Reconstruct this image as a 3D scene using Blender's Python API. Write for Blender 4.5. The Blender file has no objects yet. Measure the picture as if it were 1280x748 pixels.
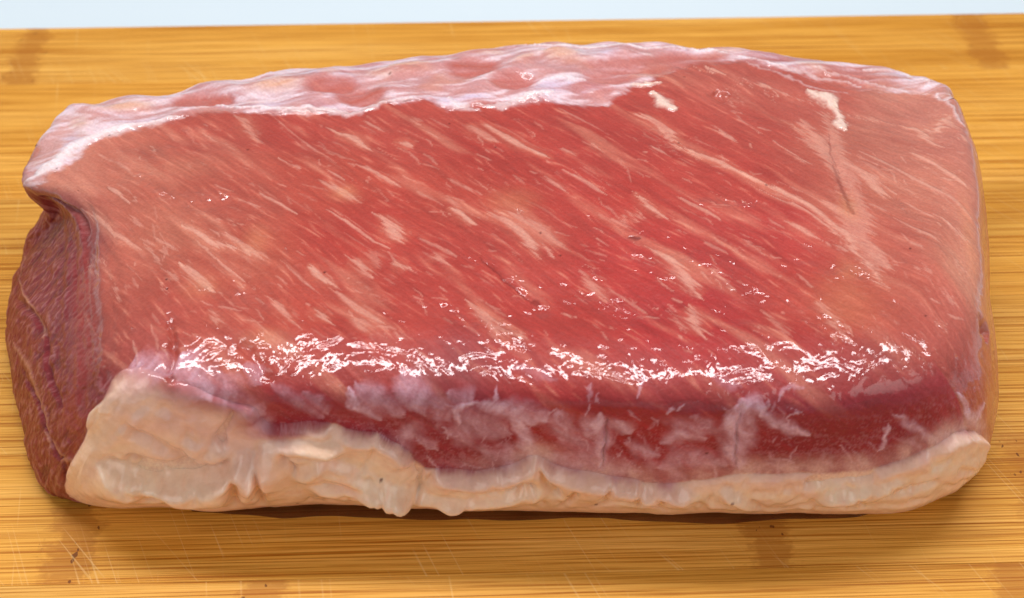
import bpy, math
import numpy as np

sc = bpy.context.scene
rng = np.random.default_rng(7)

# ------------------------------------------------------------------ camera
CAM = np.array([0.0, -0.30, 0.257]); PITCH = math.radians(40.0); FPX = 1970.0
cam_d = bpy.data.cameras.new('camera'); cam = bpy.data.objects.new('camera', cam_d)
sc.collection.objects.link(cam); sc.camera = cam
cam.location = CAM; cam.rotation_euler = (math.radians(90) - PITCH, 0, 0)
cam_d.sensor_width = 36.0; cam_d.lens = FPX / 1280 * 36
cam_d.clip_start = 0.01; cam_d.clip_end = 20
cam_d.dof.use_dof = True; cam_d.dof.focus_distance = 0.350; cam_d.dof.aperture_fstop = 20

# ------------------------------------------------------------------ world, lamps, exposure
w = bpy.data.worlds.new('World'); sc.world = w; w.use_nodes = True
w.node_tree.nodes['Background'].inputs[0].default_value = (0.93, 0.96, 1.0, 1)
w.node_tree.nodes['Background'].inputs[1].default_value = 0.20

def area(name, loc, target, sx, sy, power, col):
    l = bpy.data.lights.new(name, 'AREA'); l.shape = 'RECTANGLE'; l.size = sx; l.size_y = sy
    l.energy = power; l.color = col
    o = bpy.data.objects.new(name, l); sc.collection.objects.link(o)
    o.location = loc
    d = np.array(target) - np.array(loc); d = d / np.linalg.norm(d)
    from mathutils import Vector
    o.rotation_euler = Vector(d).to_track_quat('-Z', 'Y').to_euler()
    return o
area('softbox_lamp', (0.0, 0.08, 0.72), (0, 0.0, 0.0), 0.84, 0.088, 5.7, (1.0, 0.965, 0.985))
for sx in (-1, 1): area('added_fill_lamp', (sx * 0.95, -0.75, 0.75), (0, 0.0, 0.0), 0.8, 0.8, 4.3, (1.0, 0.97, 0.94))  # side fills added out of view to brighten the front face
sc.view_settings.view_transform = 'Standard'; sc.view_settings.look = 'None'
sc.view_settings.exposure = 0.0; sc.view_settings.gamma = 1.0

# ------------------------------------------------------------------ small maths helpers
FWD = np.array([0, math.cos(PITCH), -math.sin(PITCH)]); UPV = np.array([0, math.sin(PITCH), math.cos(PITCH)])
def at(px, py, z):
    """pixel of the photograph + real height -> point in the place"""
    d = np.array([(px - 640) / FPX, 0, 0]) + UPV * (-(py - 374) / FPX) + FWD
    t = (z - CAM[2]) / d[2]
    return CAM + d * t
def project(P):
    q = P - CAM
    dep = q @ FWD
    return 640 + FPX * q[..., 0] / dep, 374 - FPX * (q @ UPV) / dep, dep
def lin(c):
    c = np.asarray(c, float) / 255.0
    return np.where(c <= 0.04045, c / 12.92, ((c + 0.055) / 1.055) ** 2.4)
def sst(a, b, x):
    t = np.clip((x - a) / (b - a), 0, 1); return t * t * (3 - 2 * t)
def mix(a, b, m):
    return a + (b - a) * m[:, None]

PERM = rng.permutation(4096).astype(np.int64)
GRAD = np.stack([np.cos(np.linspace(0, 2 * np.pi, 64, endpoint=False)), np.sin(np.linspace(0, 2 * np.pi, 64, endpoint=False))], 1)
def noise2(x, y, seed=0):
    xi = np.floor(x).astype(np.int64); yi = np.floor(y).astype(np.int64)
    xf = x - xi; yf = y - yi
    u = xf ** 3 * (xf * (xf * 6 - 15) + 10); v = yf ** 3 * (yf * (yf * 6 - 15) + 10)
    def g(ix, iy, dx, dy):
        h = PERM[(PERM[(ix + seed * 131) & 4095] + iy) & 4095] & 63
        return GRAD[h, 0] * dx + GRAD[h, 1] * dy
    a = g(xi, yi, xf, yf); b = g(xi + 1, yi, xf - 1, yf); c = g(xi, yi + 1, xf, yf - 1); d = g(xi + 1, yi + 1, xf - 1, yf - 1)
    return (a + (b - a) * u + (c - a) * v + (a - b - c + d) * u * v) * 1.5
def fbm(x, y, seed=0, octv=3):
    s = 0; a = 1.0; n = 0
    for k in range(octv):
        s = s + a * noise2(x * 2 ** k, y * 2 ** k, seed + k * 17); n += a; a *= 0.5
    return s / n

# ------------------------------------------------------------------ material helpers
def new_mat(name):
    m = bpy.data.materials.new(name); m.use_nodes = True
    nt = m.node_tree; b = nt.nodes['Principled BSDF']
    return m, nt, b
def nd(nt, t, **kw):
    n = nt.nodes.new(t)
    for k, v in kw.items():
        if k == 'inp':
            for kk, vv in v.items(): n.inputs[kk].default_value = vv
        else: setattr(n, k, v)
    return n
def link(nt, a, b): nt.links.new(a, b)
def ramp(nt, src, stops):
    r = nt.nodes.new('ShaderNodeValToRGB'); el = r.color_ramp.elements
    while len(el) < len(stops): el.new(0.5)
    for e, (p, c) in zip(el, stops):
        e.position = p; e.color = c if len(c) == 4 else (*c, 1)
    link(nt, src, r.inputs[0]); return r.outputs[0]
def mixc(nt, fac, a, b, mode='MIX'):
    m = nt.nodes.new('ShaderNodeMix'); m.data_type = 'RGBA'; m.blend_type = mode
    for s, v in ((m.inputs[0], fac), (m.inputs[6], a), (m.inputs[7], b)):
        if isinstance(v, (int, float)): s.default_value = v
        elif isinstance(v, tuple): s.default_value = (*v, 1) if len(v) == 3 else v
        else: link(nt, v, s)
    return m.outputs[2]
def math_(nt, op, a, b=None, c=None):
    m = nt.nodes.new('ShaderNodeMath'); m.operation = op
    for s, v in zip(m.inputs, (a, b, c)):
        if v is None: continue
        if isinstance(v, (int, float)): s.default_value = v
        else: link(nt, v, s)
    return m.outputs[0]
def mapping(nt, src, scale, rot=(0, 0, 0), loc=(0, 0, 0)):
    m = nt.nodes.new('ShaderNodeMapping'); m.inputs['Scale'].default_value = scale
    m.inputs['Rotation'].default_value = rot; m.inputs['Location'].default_value = loc
    link(nt, src, m.inputs['Vector']); return m.outputs[0]
def noise(nt, vec, scale=1.0, detail=2, rough=0.5, dist=0.0):
    n = nt.nodes.new('ShaderNodeTexNoise'); n.inputs['Scale'].default_value = scale
    n.inputs['Detail'].default_value = detail; n.inputs['Roughness'].default_value = rough
    n.inputs['Distortion'].default_value = dist; link(nt, vec, n.inputs['Vector']); return n.outputs['Fac']

def mesh_obj(name, verts, faces, mat, parent=None, smooth=False):
    me = bpy.data.meshes.new(name); me.from_pydata([tuple(v) for v in verts], [], faces); me.update()
    if smooth: me.polygons.foreach_set('use_smooth', [True] * len(me.polygons))
    me.materials.append(mat)
    o = bpy.data.objects.new(name, me); sc.collection.objects.link(o); o.parent = parent
    return o

# ------------------------------------------------------------------ the table behind and under the board
BT = 0.018                                                    # board thickness
m_table, nt, b = new_mat('white_table_top')
tc = nd(nt, 'ShaderNodeTexCoord').outputs['Object']
col = ramp(nt, noise(nt, tc, 9, 4), [(0.3, (0.70, 0.82, 0.88)), (0.7, (0.72, 0.835, 0.89))])
link(nt, col, b.inputs['Base Color']); b.inputs['Roughness'].default_value = 0.5
tv = [(-1.2, -0.7, 0), (1.2, -0.7, 0), (1.2, 1.3, 0), (-1.2, 1.3, 0), (-1.2, -0.7, -0.02), (1.2, -0.7, -0.02), (1.2, 1.3, -0.02), (-1.2, 1.3, -0.02)]
table = mesh_obj('table_top', tv, [(0, 1, 2, 3), (7, 6, 5, 4), (0, 4, 5, 1), (1, 5, 6, 2), (2, 6, 7, 3), (3, 7, 4, 0)], m_table)
table.location.z = -BT; table['kind'] = 'structure'

# ------------------------------------------------------------------ bamboo cutting board, one object per glued strip
m_bam, nt, b = new_mat('bamboo')
tc = nd(nt, 'ShaderNodeTexCoord').outputs['Object']
sh = nd(nt, 'ShaderNodeAttribute', attribute_type='OBJECT', attribute_name='shift').outputs['Fac']
tone = nd(nt, 'ShaderNodeAttribute', attribute_type='OBJECT', attribute_name='tone').outputs['Fac']
nx1 = nd(nt, 'ShaderNodeAttribute', attribute_type='OBJECT', attribute_name='node_x').outputs['Fac']
nx2 = nd(nt, 'ShaderNodeAttribute', attribute_type='OBJECT', attribute_name='node_x2').outputs['Fac']
va = nd(nt, 'ShaderNodeCombineXYZ'); link(nt, math_(nt, 'MULTIPLY', sh, 3.7), va.inputs[0]); link(nt, math_(nt, 'MULTIPLY', sh, 1.3), va.inputs[2])
vv = nd(nt, 'ShaderNodeVectorMath', operation='ADD'); link(nt, tc, vv.inputs[0]); link(nt, va.outputs[0], vv.inputs[1]); vec = vv.outputs[0]
# fibres run along x; a slow wander bends them
wob = noise(nt, mapping(nt, vec, (14, 40, 10)), 1, 2)
wv = nd(nt, 'ShaderNodeCombineXYZ'); link(nt, math_(nt, 'MULTIPLY', math_(nt, 'SUBTRACT', wob, 0.5), 0.0007), wv.inputs[1])
v2 = nd(nt, 'ShaderNodeVectorMath', operation='ADD'); link(nt, vec, v2.inputs[0]); link(nt, wv.outputs[0], v2.inputs[1]); fv = v2.outputs[0]
broad = noise(nt, mapping(nt, fv, (5, 70, 10)), 1, 3)
fib = noise(nt, mapping(nt, fv, (12, 1900, 60)), 1, 3, 0.6)
fib2 = noise(nt, mapping(nt, fv, (40, 3300, 90)), 1, 2, 0.6)
c1 = ramp(nt, broad, [(0.25, (0.64, 0.285, 0.042)), (0.5, (0.785, 0.400, 0.082)), (0.75, (0.845, 0.478, 0.128))])
lines = ramp(nt, fib, [(0.37, (0.58, 0.41, 0.25)), (0.46, (0.90, 0.85, 0.76)), (0.56, (1.03, 1.05, 1.06)), (0.68, (1.12, 1.2, 1.4))])
c2 = mixc(nt, 1.0, c1, lines, 'MULTIPLY')
l2 = ramp(nt, fib2, [(0.36, (0.72, 0.58, 0.44)), (0.50, (1, 1, 1))])
c2 = mixc(nt, 0.75, c2, l2, 'MULTIPLY')
sepx = nd(nt, 'ShaderNodeSeparateXYZ'); link(nt, tc, sepx.inputs[0])
pn = noise(nt, mapping(nt, vec, (220, 320, 100)), 1, 4, 0.65)
blot = noise(nt, mapping(nt, vec, (60, 900, 60)), 1, 3, 0.6)
dots = noise(nt, mapping(nt, vec, (620, 420, 100)), 1, 1)
nx3 = nd(nt, 'ShaderNodeAttribute', attribute_type='OBJECT', attribute_name='node_x3').outputs['Fac']
for nx, wd in ((nx1, 0.0060), (nx2, 0.0055), (nx3, 0.012)):
    dx = math_(nt, 'ABSOLUTE', math_(nt, 'SUBTRACT', sepx.outputs[0], nx))
    dx = math_(nt, 'ADD', dx, math_(nt, 'MULTIPLY', math_(nt, 'SUBTRACT', pn, 0.5), 0.016))
    mk = math_(nt, 'SUBTRACT', 1.0, math_(nt, 'DIVIDE', dx, wd)); mk = nd(nt, 'ShaderNodeClamp').outputs[0] if False else math_(nt, 'MAXIMUM', mk, 0.0)
    mk = math_(nt, 'MINIMUM', math_(nt, 'MULTIPLY', mk, math_(nt, 'ADD', 0.35, math_(nt, 'MULTIPLY', blot, 1.3))), 0.50)
    c2 = mixc(nt, mk, c2, (0.38, 0.125, 0.02))
    dt = math_(nt, 'MULTIPLY', math_(nt, 'MINIMUM', math_(nt, 'MULTIPLY', mk, 3.0), 1.0), math_(nt, 'GREATER_THAN', dots, 0.72))
    c2 = mixc(nt, math_(nt, 'MULTIPLY', dt, 0.8), c2, (0.13, 0.03, 0.008))
# pale knife scratches, three directions, only in worn areas
for ang, thr, sd in ((112, 0.735, 3.1), (98, 0.745, 8.3), (128, 0.755, 5.5)):
    s = noise(nt, mapping(nt, mapping(nt, tc, (1, 1, 0), (0, 0, math.radians(-ang)), (sd, sd * .7, 0)), (14, 1700, 1)), 1, 0.0)
    area_m = noise(nt, mapping(nt, tc, (22, 30, 0), (0, 0, 0), (sd, 0, 0)), 1, 1)
    mk = math_(nt, 'MULTIPLY', ramp(nt, s, [(thr - .015, (0, 0, 0)), (thr + .02, (1, 1, 1))]), ramp(nt, area_m, [(0.50, (0, 0, 0)), (0.62, (1, 1, 1))]))
    c2 = mixc(nt, math_(nt, 'MULTIPLY', mk, 0.36), c2, (0.88, 0.62, 0.27))
hsv = nd(nt, 'ShaderNodeHueSaturation'); link(nt, c2, hsv.inputs['Color']); link(nt, tone, hsv.inputs['Value']); hsv.inputs['Saturation'].default_value = 1.03
link(nt, hsv.outputs[0], b.inputs['Base Color'])
b.inputs['Roughness'].default_value = 0.52; b.inputs['Specular IOR Level'].default_value = 0.3
bp = nd(nt, 'ShaderNodeBump', inp={'Strength': 0.35, 'Distance': 0.0004})
link(nt, math_(nt, 'ADD', fib, fib2), bp.inputs['Height']); link(nt, bp.outputs[0], b.inputs['Normal'])

ROT = math.radians(1.75)
board = bpy.data.objects.new('cutting_board', None); sc.collection.objects.link(board)
board['label'] = 'honey coloured bamboo cutting board under the slab of raw pork'; board['category'] = 'cutting board'
board.rotation_euler.z = ROT; board.location = (0, 0, -BT)
cr, sr = math.cos(-ROT), math.sin(-ROT)
def bl(px, py):                                               # picture point on the board top -> board coordinates
    p = at(px, py, 0); return p[0] * cr - p[1] * sr, p[0] * sr + p[1] * cr
ys = [bl(1230, 15)[1], bl(1230, 86)[1], bl(1230, 157)[1], bl(1230, 227)[1]]
yb = bl(1000, 709)[1]; y5 = bl(1250, 541)[1]
n_mid = 4
ys += [ys[3] + (y5 - ys[3]) * (k + 1) / n_mid for k in range(n_mid)]
ys += [yb, yb - 0.036, yb - 0.070]
BX0, BX1 = -0.205, 0.215
def strip(y0, y1, first, last, tone, shift, n1, n2, n3=9.0):
    yc = (y0 + y1) / 2; hw = (y0 - y1) / 2 - 0.00004
    eb = 0.00018
    rb, rf = (0.0016 if first else eb), (0.0016 if last else eb)
    prof = []
    def corner(s, r, top):
        out = []
        for k in range(5):
            a = math.pi / 2 * k / 4
            yy = s * (hw - r + r * math.sin(a) if top else hw - r + r * math.cos(a))
            zz = (BT - r + r * math.cos(a)) if top else (r - r * math.sin(a))
            out.append((yy, zz))
        return out
    prof = corner(1, rb, True) + corner(1, rb, False)
    left = corner(-1, rf, True) + corner(-1, rf, False)
    prof = prof + left[::-1]
    n = len(prof); V = []; F = []
    xs = [BX0, BX0 + 0.002] + list(np.linspace(BX0 + 0.03, BX1 - 0.03, 10)) + [BX1 - 0.002, BX1]
    for i, x in enumerate(xs):
        e = 0.0010 if i in (0, len(xs) - 1) else 0
        for (yy, zz) in prof: V.append((x, yy * (1 - e / hw * 0.0), min(max(zz, e), BT - e)))
    for i in range(len(xs) - 1):
        for k in range(n):
            F.append((i * n + k, i * n + (k + 1) % n, (i + 1) * n + (k + 1) % n, (i + 1) * n + k))
    F.append(tuple(range(n))[::-1]); F.append(tuple((len(xs) - 1) * n + k for k in range(n)))
    o = mesh_obj('bamboo_strip', V, F, m_bam, board, False)
    o.location.y = yc
    o['tone'] = tone; o['shift'] = shift; o['node_x'] = n1; o['node_x2'] = n2; o['node_x3'] = n3
    return o
def nx(px, py): return bl(px, py)[0]
tones = [0.99, 1.03, 1.05, 0.88, 1.02, 0.94, 0.96, 1.04, 0.97, 1.0]
nodes = [(nx(1225, 50), nx(30, 80)), (9, 9), (9, 9), (9, 9), (9, 9), (9, 9), (9, 9), (nx(88, 690), nx(962, 685), nx(1305, 570)), (nx(1268, 725), nx(330, 740)), (9, 9), (9, 9), (9, 9)]
ys_s = ys
for k in range(len(ys_s) - 1):
    strip(ys_s[k], ys_s[k + 1], k == 0, k == len(ys_s) - 2, tones[k % len(tones)], 1.0 + k * 2.37, *nodes[k])

# ------------------------------------------------------------------ the meat: control net of stations round the slab
# each station: T (edge of flat top), E (rim), S (upper side), W (lower side), B (foot): picture point + real height
def P3(l): return [at(*p) for p in l]
def back(T, E, out=(0.0045, 0.004, -0.002)):
    t = at(*T); e = at(*E); d = e - t; d[2] = 0; d /= np.linalg.norm(d)
    return [t, e] + [np.array([*(e + d * o)[:2], z]) for o, z in zip(out, (0.031, 0.014, 0.0008))]
ST = [
 P3([(196, 432, .0478), (160, 486, .0440), (128, 536, .031), (93, 608, .0100), (98, 626, .0006)]),   # 0 front-left corner
 P3([(285, 422, .0488), (262, 484, .0447), (250, 540, .0325), (245, 624, .0100), (250, 630, .0006)]),
 P3([(430, 424, .0490), (425, 488, .0447), (425, 542, .0325), (422, 622, .0100), (420, 628, .0006)]),
 P3([(640, 428, .0490), (640, 492, .0447), (640, 546, .0325), (640, 627, .0100), (640, 632, .0006)]),
 P3([(860, 436, .0490), (865, 500, .0447), (865, 553, .0325), (865, 630, .0100), (865, 635, .0006)]),
 P3([(1030, 428, .0490), (1050, 496, .0445), (1062, 550, .0325), (1072, 632, .0095), (1062, 636, .0006)]),
 P3([(1125, 398, .0490), (1170, 456, .0455), (1200, 512, .034), (1204, 598, .0115), (1175, 618, .0006)]),   # 6 front-right
 P3([(1168, 330, .0485), (1215, 388, .0450), (1238, 452, .034), (1243, 520, .018), (1226, 562, .0012)]),
 P3([(1178, 250, .0480), (1226, 280, .0455), (1236, 335, .033), (1242, 410, .017), (1230, 458, .0010)]),
 P3([(1168, 175, .0470), (1209, 172, .0445), (1222, 222, .032), (1224, 282, .015), (1214, 322, .0008)]),
 back((1130, 128, .046), (1165, 103, .0435)),     # 10 back-right
 back((990, 106, .0475), (1000, 73, .0445)),
 back((850, 94, .049), (850, 58, .046)),
 back((700, 95, .050), (700, 54, .0465)),
 back((520, 112, .049), (520, 73, .046)),
 back((340, 127, .047), (340, 92, .044)),
 back((212, 152, .046), (196, 119, .043)),
 back((128, 172, .0455), (85, 138, .042)),        # 17 back-left
 P3([(90, 212, .0445), (27, 222, .0395), (58, 262, .028), (40, 292, .013), (46, 318, .0008)]),              # 18 overhanging tip
 P3([(114, 246, .0455), (72, 249, .0408), (74, 272, .029), (36, 314, .0135), (34, 338, .0008)]),
 P3([(140, 280, .0462), (106, 287, .0410), (68, 312, .030), (28, 340, .014), (22, 362, .0008)]),
 P3([(150, 355, .0470), (114, 368, .0425), (68, 390, .031), (20, 412, .014), (14, 432, .0008)]),
 P3([(158, 410, .0472), (120, 448, .0420), (78, 480, .030), (34, 508, .013), (28, 530, .0008)]),
 P3([(174, 424, .0475), (138, 470, .0425), (96, 525, .030), (56, 572, .012), (52, 604, .0008)]),
]
ST = np.array(ST)                                             # (22, 5, 3)
JFL, JFR, JBR, JBL = 0.0, 6.0, 10.0, 17.0
NS = len(ST)
def ring_at(j):
    i = np.floor(j).astype(int); t = (j - i)[:, None, None]
    p0, p1, p2, p3 = (ST[(i + k) % NS] for k in (-1, 0, 1, 2))
    return 0.5 * (2 * p1 + (p2 - p0) * t + (2 * p0 - 5 * p1 + 4 * p2 - p3) * t ** 2 + (3 * p1 - p0 - 3 * p2 + p3) * t ** 3)
NX, NY = 1111, 701
D = NY // 2 + 1
gi, gj = np.meshgrid(np.arange(NX), np.arange(NY), indexing='ij')
dist = np.minimum(np.minimum(gi, NX - 1 - gi), np.minimum(gj, NY - 1 - gj))
# station coordinate of every grid vertex
jj = np.zeros((NX, NY)); tt = np.zeros((NX, NY)); side = np.zeros((NX, NY), int)
lx = np.maximum(NX - 1 - 2 * dist, 1); ly = np.maximum(NY - 1 - 2 * dist, 1)
tx = np.clip((gi - dist) / lx, 0, 1); ty = np.clip((gj - dist) / ly, 0, 1)
isF = gj == dist; isB = (NY - 1 - gj == dist) & ~isF; isR = (NX - 1 - gi == dist) & ~isF & ~isB
isL = ~(isF | isB | isR)
jj = np.where(isF, JFL + (JFR - JFL) * tx, np.where(isR, JFR + (JBR - JFR) * ty, np.where(isB, JBR + (JBL - JBR) * (1 - tx), JBL + (NS - JBL) * (1 - ty)))) % NS
TAB = 6000
tab = ring_at(np.arange(TAB) / TAB * NS)                      # (TAB,5,3)
fi = jj.ravel() / NS * TAB; i0 = fi.astype(int) % TAB; ff = (fi - np.floor(fi))[:, None, None]
ctl = tab[i0] * (1 - ff) + tab[(i0 + 1) % TAB] * ff           # (N,5,3)
T = ctl[:, 0]
# medial line of the top
Ml, Mr = np.array([-0.068, 0.0]), np.array([0.062, 0.004])
Ml[1] = at(300, 270, .049)[1]; Mr[1] = at(1000, 255, .049)[1]
ml_t = np.where(isF | isB, tx, np.where(isR, 1.0, 0.0)).ravel()
M = Ml + (Mr - Ml) * ml_t[:, None]
def ztop(x, y): return 0.0488 + 0.0012 * np.cos((x - 0.01) * 14) - 0.35 * (y + 0.01) ** 2
def inner(f):
    xy = M + (T[:, :2] - M) * f; k = sst(0.25, 1.0, np.full(len(xy), f))
    return np.concatenate([xy, (ztop(xy[:, 0], xy[:, 1]) * (1 - k) + T[:, 2] * k)[:, None]], 1)
K0, K1, K2 = inner(0.0), inner(0.45), inner(0.8)
U = ctl[:, 4].copy(); cen = np.array([0.0, M[:, 1].mean()]); U[:, :2] = cen + (U[:, :2] - cen) * 0.93; U[:, 2] = 0.0004
knots = np.stack([K0, K1, K2, T, ctl[:, 1], ctl[:, 2], ctl[:, 3], ctl[:, 4], U], 1)   # (N,9,3)
kp = np.array([0, .45, .8, 1.0, 1.19, 1.39, 1.67, 1.87, 1.97])
r = (D - 1 - dist.ravel()) / (D - 1) * kp[-1]
# finer rings on top and sides, coarser under
seg = np.clip(np.searchsorted(kp, r, side='right') - 1, 0, len(kp) - 2)
idx = np.arange(len(r))
tang = np.zeros_like(knots)
tang[:, 1:-1] = (knots[:, 2:] - knots[:, :-2]) / (kp[2:] - kp[:-2])[None, :, None]
tang[:, 0] = (knots[:, 1] - knots[:, 0]) / (kp[1] - kp[0]); tang[:, -1] = (knots[:, -1] - knots[:, -2]) / (kp[-1] - kp[-2])
h = (kp[seg + 1] - kp[seg]); t = ((r - kp[seg]) / h)[:, None]; h = h[:, None]
a0, a1, m0, m1 = knots[idx, seg], knots[idx, seg + 1], tang[idx, seg], tang[idx, seg + 1]
P = (2 * t ** 3 - 3 * t ** 2 + 1) * a0 + (t ** 3 - 2 * t ** 2 + t) * h * m0 + (-2 * t ** 3 + 3 * t ** 2) * a1 + (t ** 3 - t ** 2) * h * m1
del knots, tang, a0, a1, m0, m1
topw = r < 1.0

def grid_normals(P):
    G = P.reshape(NX, NY, 3)
    n = np.cross(np.gradient(G, axis=0), np.gradient(G, axis=1)).reshape(-1, 3)
    return n / (np.linalg.norm(n, axis=1)[:, None] + 1e-12)
# unfolded surface coordinates (metres): plan on top, rolled outward on the sides
G = P.reshape(NX, NY, 3)
arc_k = [0.0]
Tn = np.zeros((TAB, 2)); tp = tab[:, 0, :2]
tg = np.roll(tp, -60, 0) - np.roll(tp, 60, 0); Tn[:, 0] = tg[:, 1]; Tn[:, 1] = -tg[:, 0]; Tn /= np.linalg.norm(Tn, axis=1)[:, None]
ks = np.linspace(1.0, kp[-1], 60)
cum = np.zeros((TAB,))
def prof_pts(q):
    kk = np.concatenate([tab, np.concatenate([tab[:, 4:5, :2] * 0.95, np.full((TAB, 1, 1), 0.0004)], 2)], 1)
    return kk
kk = prof_pts(0); segl = np.linalg.norm(np.diff(kk, axis=1), axis=2); cumk = np.concatenate([np.zeros((TAB, 1)), np.cumsum(segl, 1)], 1)   # (TAB,6)
ti = i0
rk = kp[3:]
s2 = np.clip(np.searchsorted(rk, r, side='right') - 1, 0, 4)
fr = np.clip((r - rk[s2]) / (rk[s2 + 1] - rk[s2]), 0, 1)
arc = np.where(r > 1, cumk[ti, s2] + (cumk[ti, s2 + 1] - cumk[ti, s2]) * fr, 0)
UV = np.where(topw[:, None], P[:, :2], T[:, :2] + Tn[ti] * arc[:, None])
N0 = grid_normals(P)

# lookup: picture point -> surface coordinate
vd = CAM - P; vd /= np.linalg.norm(vd, axis=1)[:, None]
facing = np.einsum('ij,ij->i', N0, vd)
px, py, dep = project(P)
LW, LH = 1280, 748
front = np.where((facing > 0.03) & (px > 0) & (px < LW - 1) & (py > 0) & (py < LH - 1))[0]
front = front[np.argsort(-dep[front])]
lut = np.full((LH, LW), -1, np.int64)
lut[py[front].astype(int), px[front].astype(int)] = front
fy, fx = np.where(lut >= 0)
fid = lut[fy, fx]
def uv_of(x, y):
    yi, xi = int(round(y)), int(round(x))
    for rad in (2, 6, 20):
        sub = lut[max(0, yi - rad):yi + rad + 1, max(0, xi - rad):xi + rad + 1]
        if (sub >= 0).any():
            a, c = np.where(sub >= 0)
            k = np.argmin((a + max(0, yi - rad) - y) ** 2 + (c + max(0, xi - rad) - x) ** 2)
            return UV[sub[a[k], c[k]]]
    k = np.argmin((fy - y) ** 2 + (fx - x) ** 2); return UV[fid[k]]
PX = 0.00020                                                  # metres of surface per picture pixel, about

NV = len(P)
u, v = UV[:, 0], UV[:, 1]
# ragged-edge warp shared by all markings
wu = 0.0011 * noise2(u * 130, v * 130, 1) + 0.0005 * noise2(u * 420, v * 420, 2) + 0.00022 * noise2(u * 1300, v * 1300, 3)
wv_ = 0.0011 * noise2(u * 130, v * 130, 4) + 0.0005 * noise2(u * 420, v * 420, 5) + 0.00022 * noise2(u * 1300, v * 1300, 6)
u2, v2_ = u + wu * 0.6, v + wv_ * 0.6

def poly_dist(pts, uu, vv, closed=False):
    """distance to a polyline, arc fraction 0..1, signed side (+ = left of travel)"""
    best = np.full(len(uu), 1e9); fr = np.zeros(len(uu)); sg = np.zeros(len(uu))
    if closed: pts = np.vstack([pts, pts[:1]])
    L = np.concatenate([[0], np.cumsum(np.linalg.norm(np.diff(pts, axis=0), axis=1))]); tot = L[-1] + 1e-9
    for k in range(len(pts) - 1):
        ax, ay = pts[k]; bx, by = pts[k + 1] - pts[k]; l2 = bx * bx + by * by + 1e-14
        t = np.clip(((uu - ax) * bx + (vv - ay) * by) / l2, 0, 1)
        dx, dy = uu - ax - t * bx, vv - ay - t * by
        d2 = dx * dx + dy * dy; m = d2 < best
        best = np.where(m, d2, best); fr = np.where(m, (L[k] + t * (L[k + 1] - L[k])) / tot, fr)
        sg = np.where(m, np.sign(bx * dy - by * dx), sg)
    return np.sqrt(best), fr, sg
def inside(pts, uu, vv):
    c = np.zeros(len(uu), bool); n = len(pts)
    for k in range(n):
        x0, y0 = pts[k]; x1, y1 = pts[(k + 1) % n]
        m = (y0 > vv) != (y1 > vv)
        xc = (x1 - x0) * (vv - y0) / (y1 - y0 + 1e-15) + x0
        c ^= m & (uu < xc)
    return c
visible = sst(-0.25, 0.02, facing)
def near(pts, marg):
    lo, hi = pts.min(0) - marg, pts.max(0) + marg
    return np.where((u2 > lo[0]) & (u2 < hi[0]) & (v2_ > lo[1]) & (v2_ < hi[1]))[0]
ANG = np.radians(-46.0)
fray = 0.0032 * noise2((u * math.cos(ANG) + v * math.sin(ANG)) * 60, (-u * math.sin(ANG) + v * math.cos(ANG)) * 1100, 7) + 0.0022 * noise2((u * math.cos(ANG) + v * math.sin(ANG)) * 60, (-u * math.sin(ANG) + v * math.cos(ANG)) * 2600, 8)
u3, v3 = u2 + fray * math.cos(ANG) - wu * .35, v2_ + fray * math.sin(ANG) - wv_ * .35
def stroke(field, pp, wpx, amt, soft=0.35, taper=True, wp=None, fr_on=False):
    pts = np.array([uv_of(*p) for p in pp]); wd = wpx * PX
    ix = near(pts, wd * 2.5 + 0.005)
    if not len(ix): return
    if fr_on: d, f, s = poly_dist(pts, u3[ix], v3[ix])
    elif wp is not None: d, f, s = poly_dist(pts, u[ix] + wu[ix] * wp, v[ix] + wv_[ix] * wp)
    else: d, f, s = poly_dist(pts, u2[ix], v2_[ix])
    ww = wd * (np.clip(4 * f * (1 - f), 0, 1) ** 0.6 * 0.85 + 0.15) if taper else wd
    m = amt * (1 - sst(soft, 1.15, d / ww))
    field[ix] = np.maximum(field[ix], m)
def blob(field, x, y, rx, ry, amt, soft=0.2):
    c = uv_of(x, y); ax, ay = rx * PX, ry * PX / 0.66
    ix = np.where((np.abs(u2 - c[0]) < ax * 1.6) & (np.abs(v2_ - c[1]) < ay * 1.6))[0]
    q = np.sqrt(((u2[ix] - c[0]) / ax) ** 2 + ((v2_[ix] - c[1]) / ay) ** 2)
    field[ix] = np.maximum(field[ix], amt * (1 - sst(soft, 1.15, q)))
def region(pp, marg=0.006):
    """signed distance to a traced region, + inside"""
    pts = np.array([uv_of(*p) for p in pp]); out = np.full(NV, -marg)
    ix = near(pts, marg)
    d, f, s = poly_dist(pts, u2[ix], v2_[ix], True); ins = inside(pts, u2[ix], v2_[ix])
    out[ix] = np.maximum(np.where(ins, d, -d), -marg); return out
wl, wl2 = 0.0006 * noise2(u * 130, v * 130, 1), 0.0006 * noise2(u * 130, v * 130, 4)
def edge_relief(field, pp, hgt, w_up, w_down, raw=True):
    """a fold: sharp rise of hgt on the right of travel, easing back over w_down (pixels)"""
    pts = np.array([uv_of(*p) for p in pp]); L = w_down * PX; s_ = w_up * PX
    lo, hi = pts.min(0) - L, pts.max(0) + L
    ix = np.where((u > lo[0]) & (u < hi[0]) & (v > lo[1]) & (v < hi[1]))[0]
    d, f, s = poly_dist(pts, u[ix] + wl[ix], v[ix] + wl2[ix])
    sd = -s * d
    end = sst(0, 0.16, f) * sst(1, 0.84, f)
    prof = sst(-s_, s_, sd) * (1 - sst(s_, L, sd))
    field[ix] += hgt * prof * end
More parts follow.
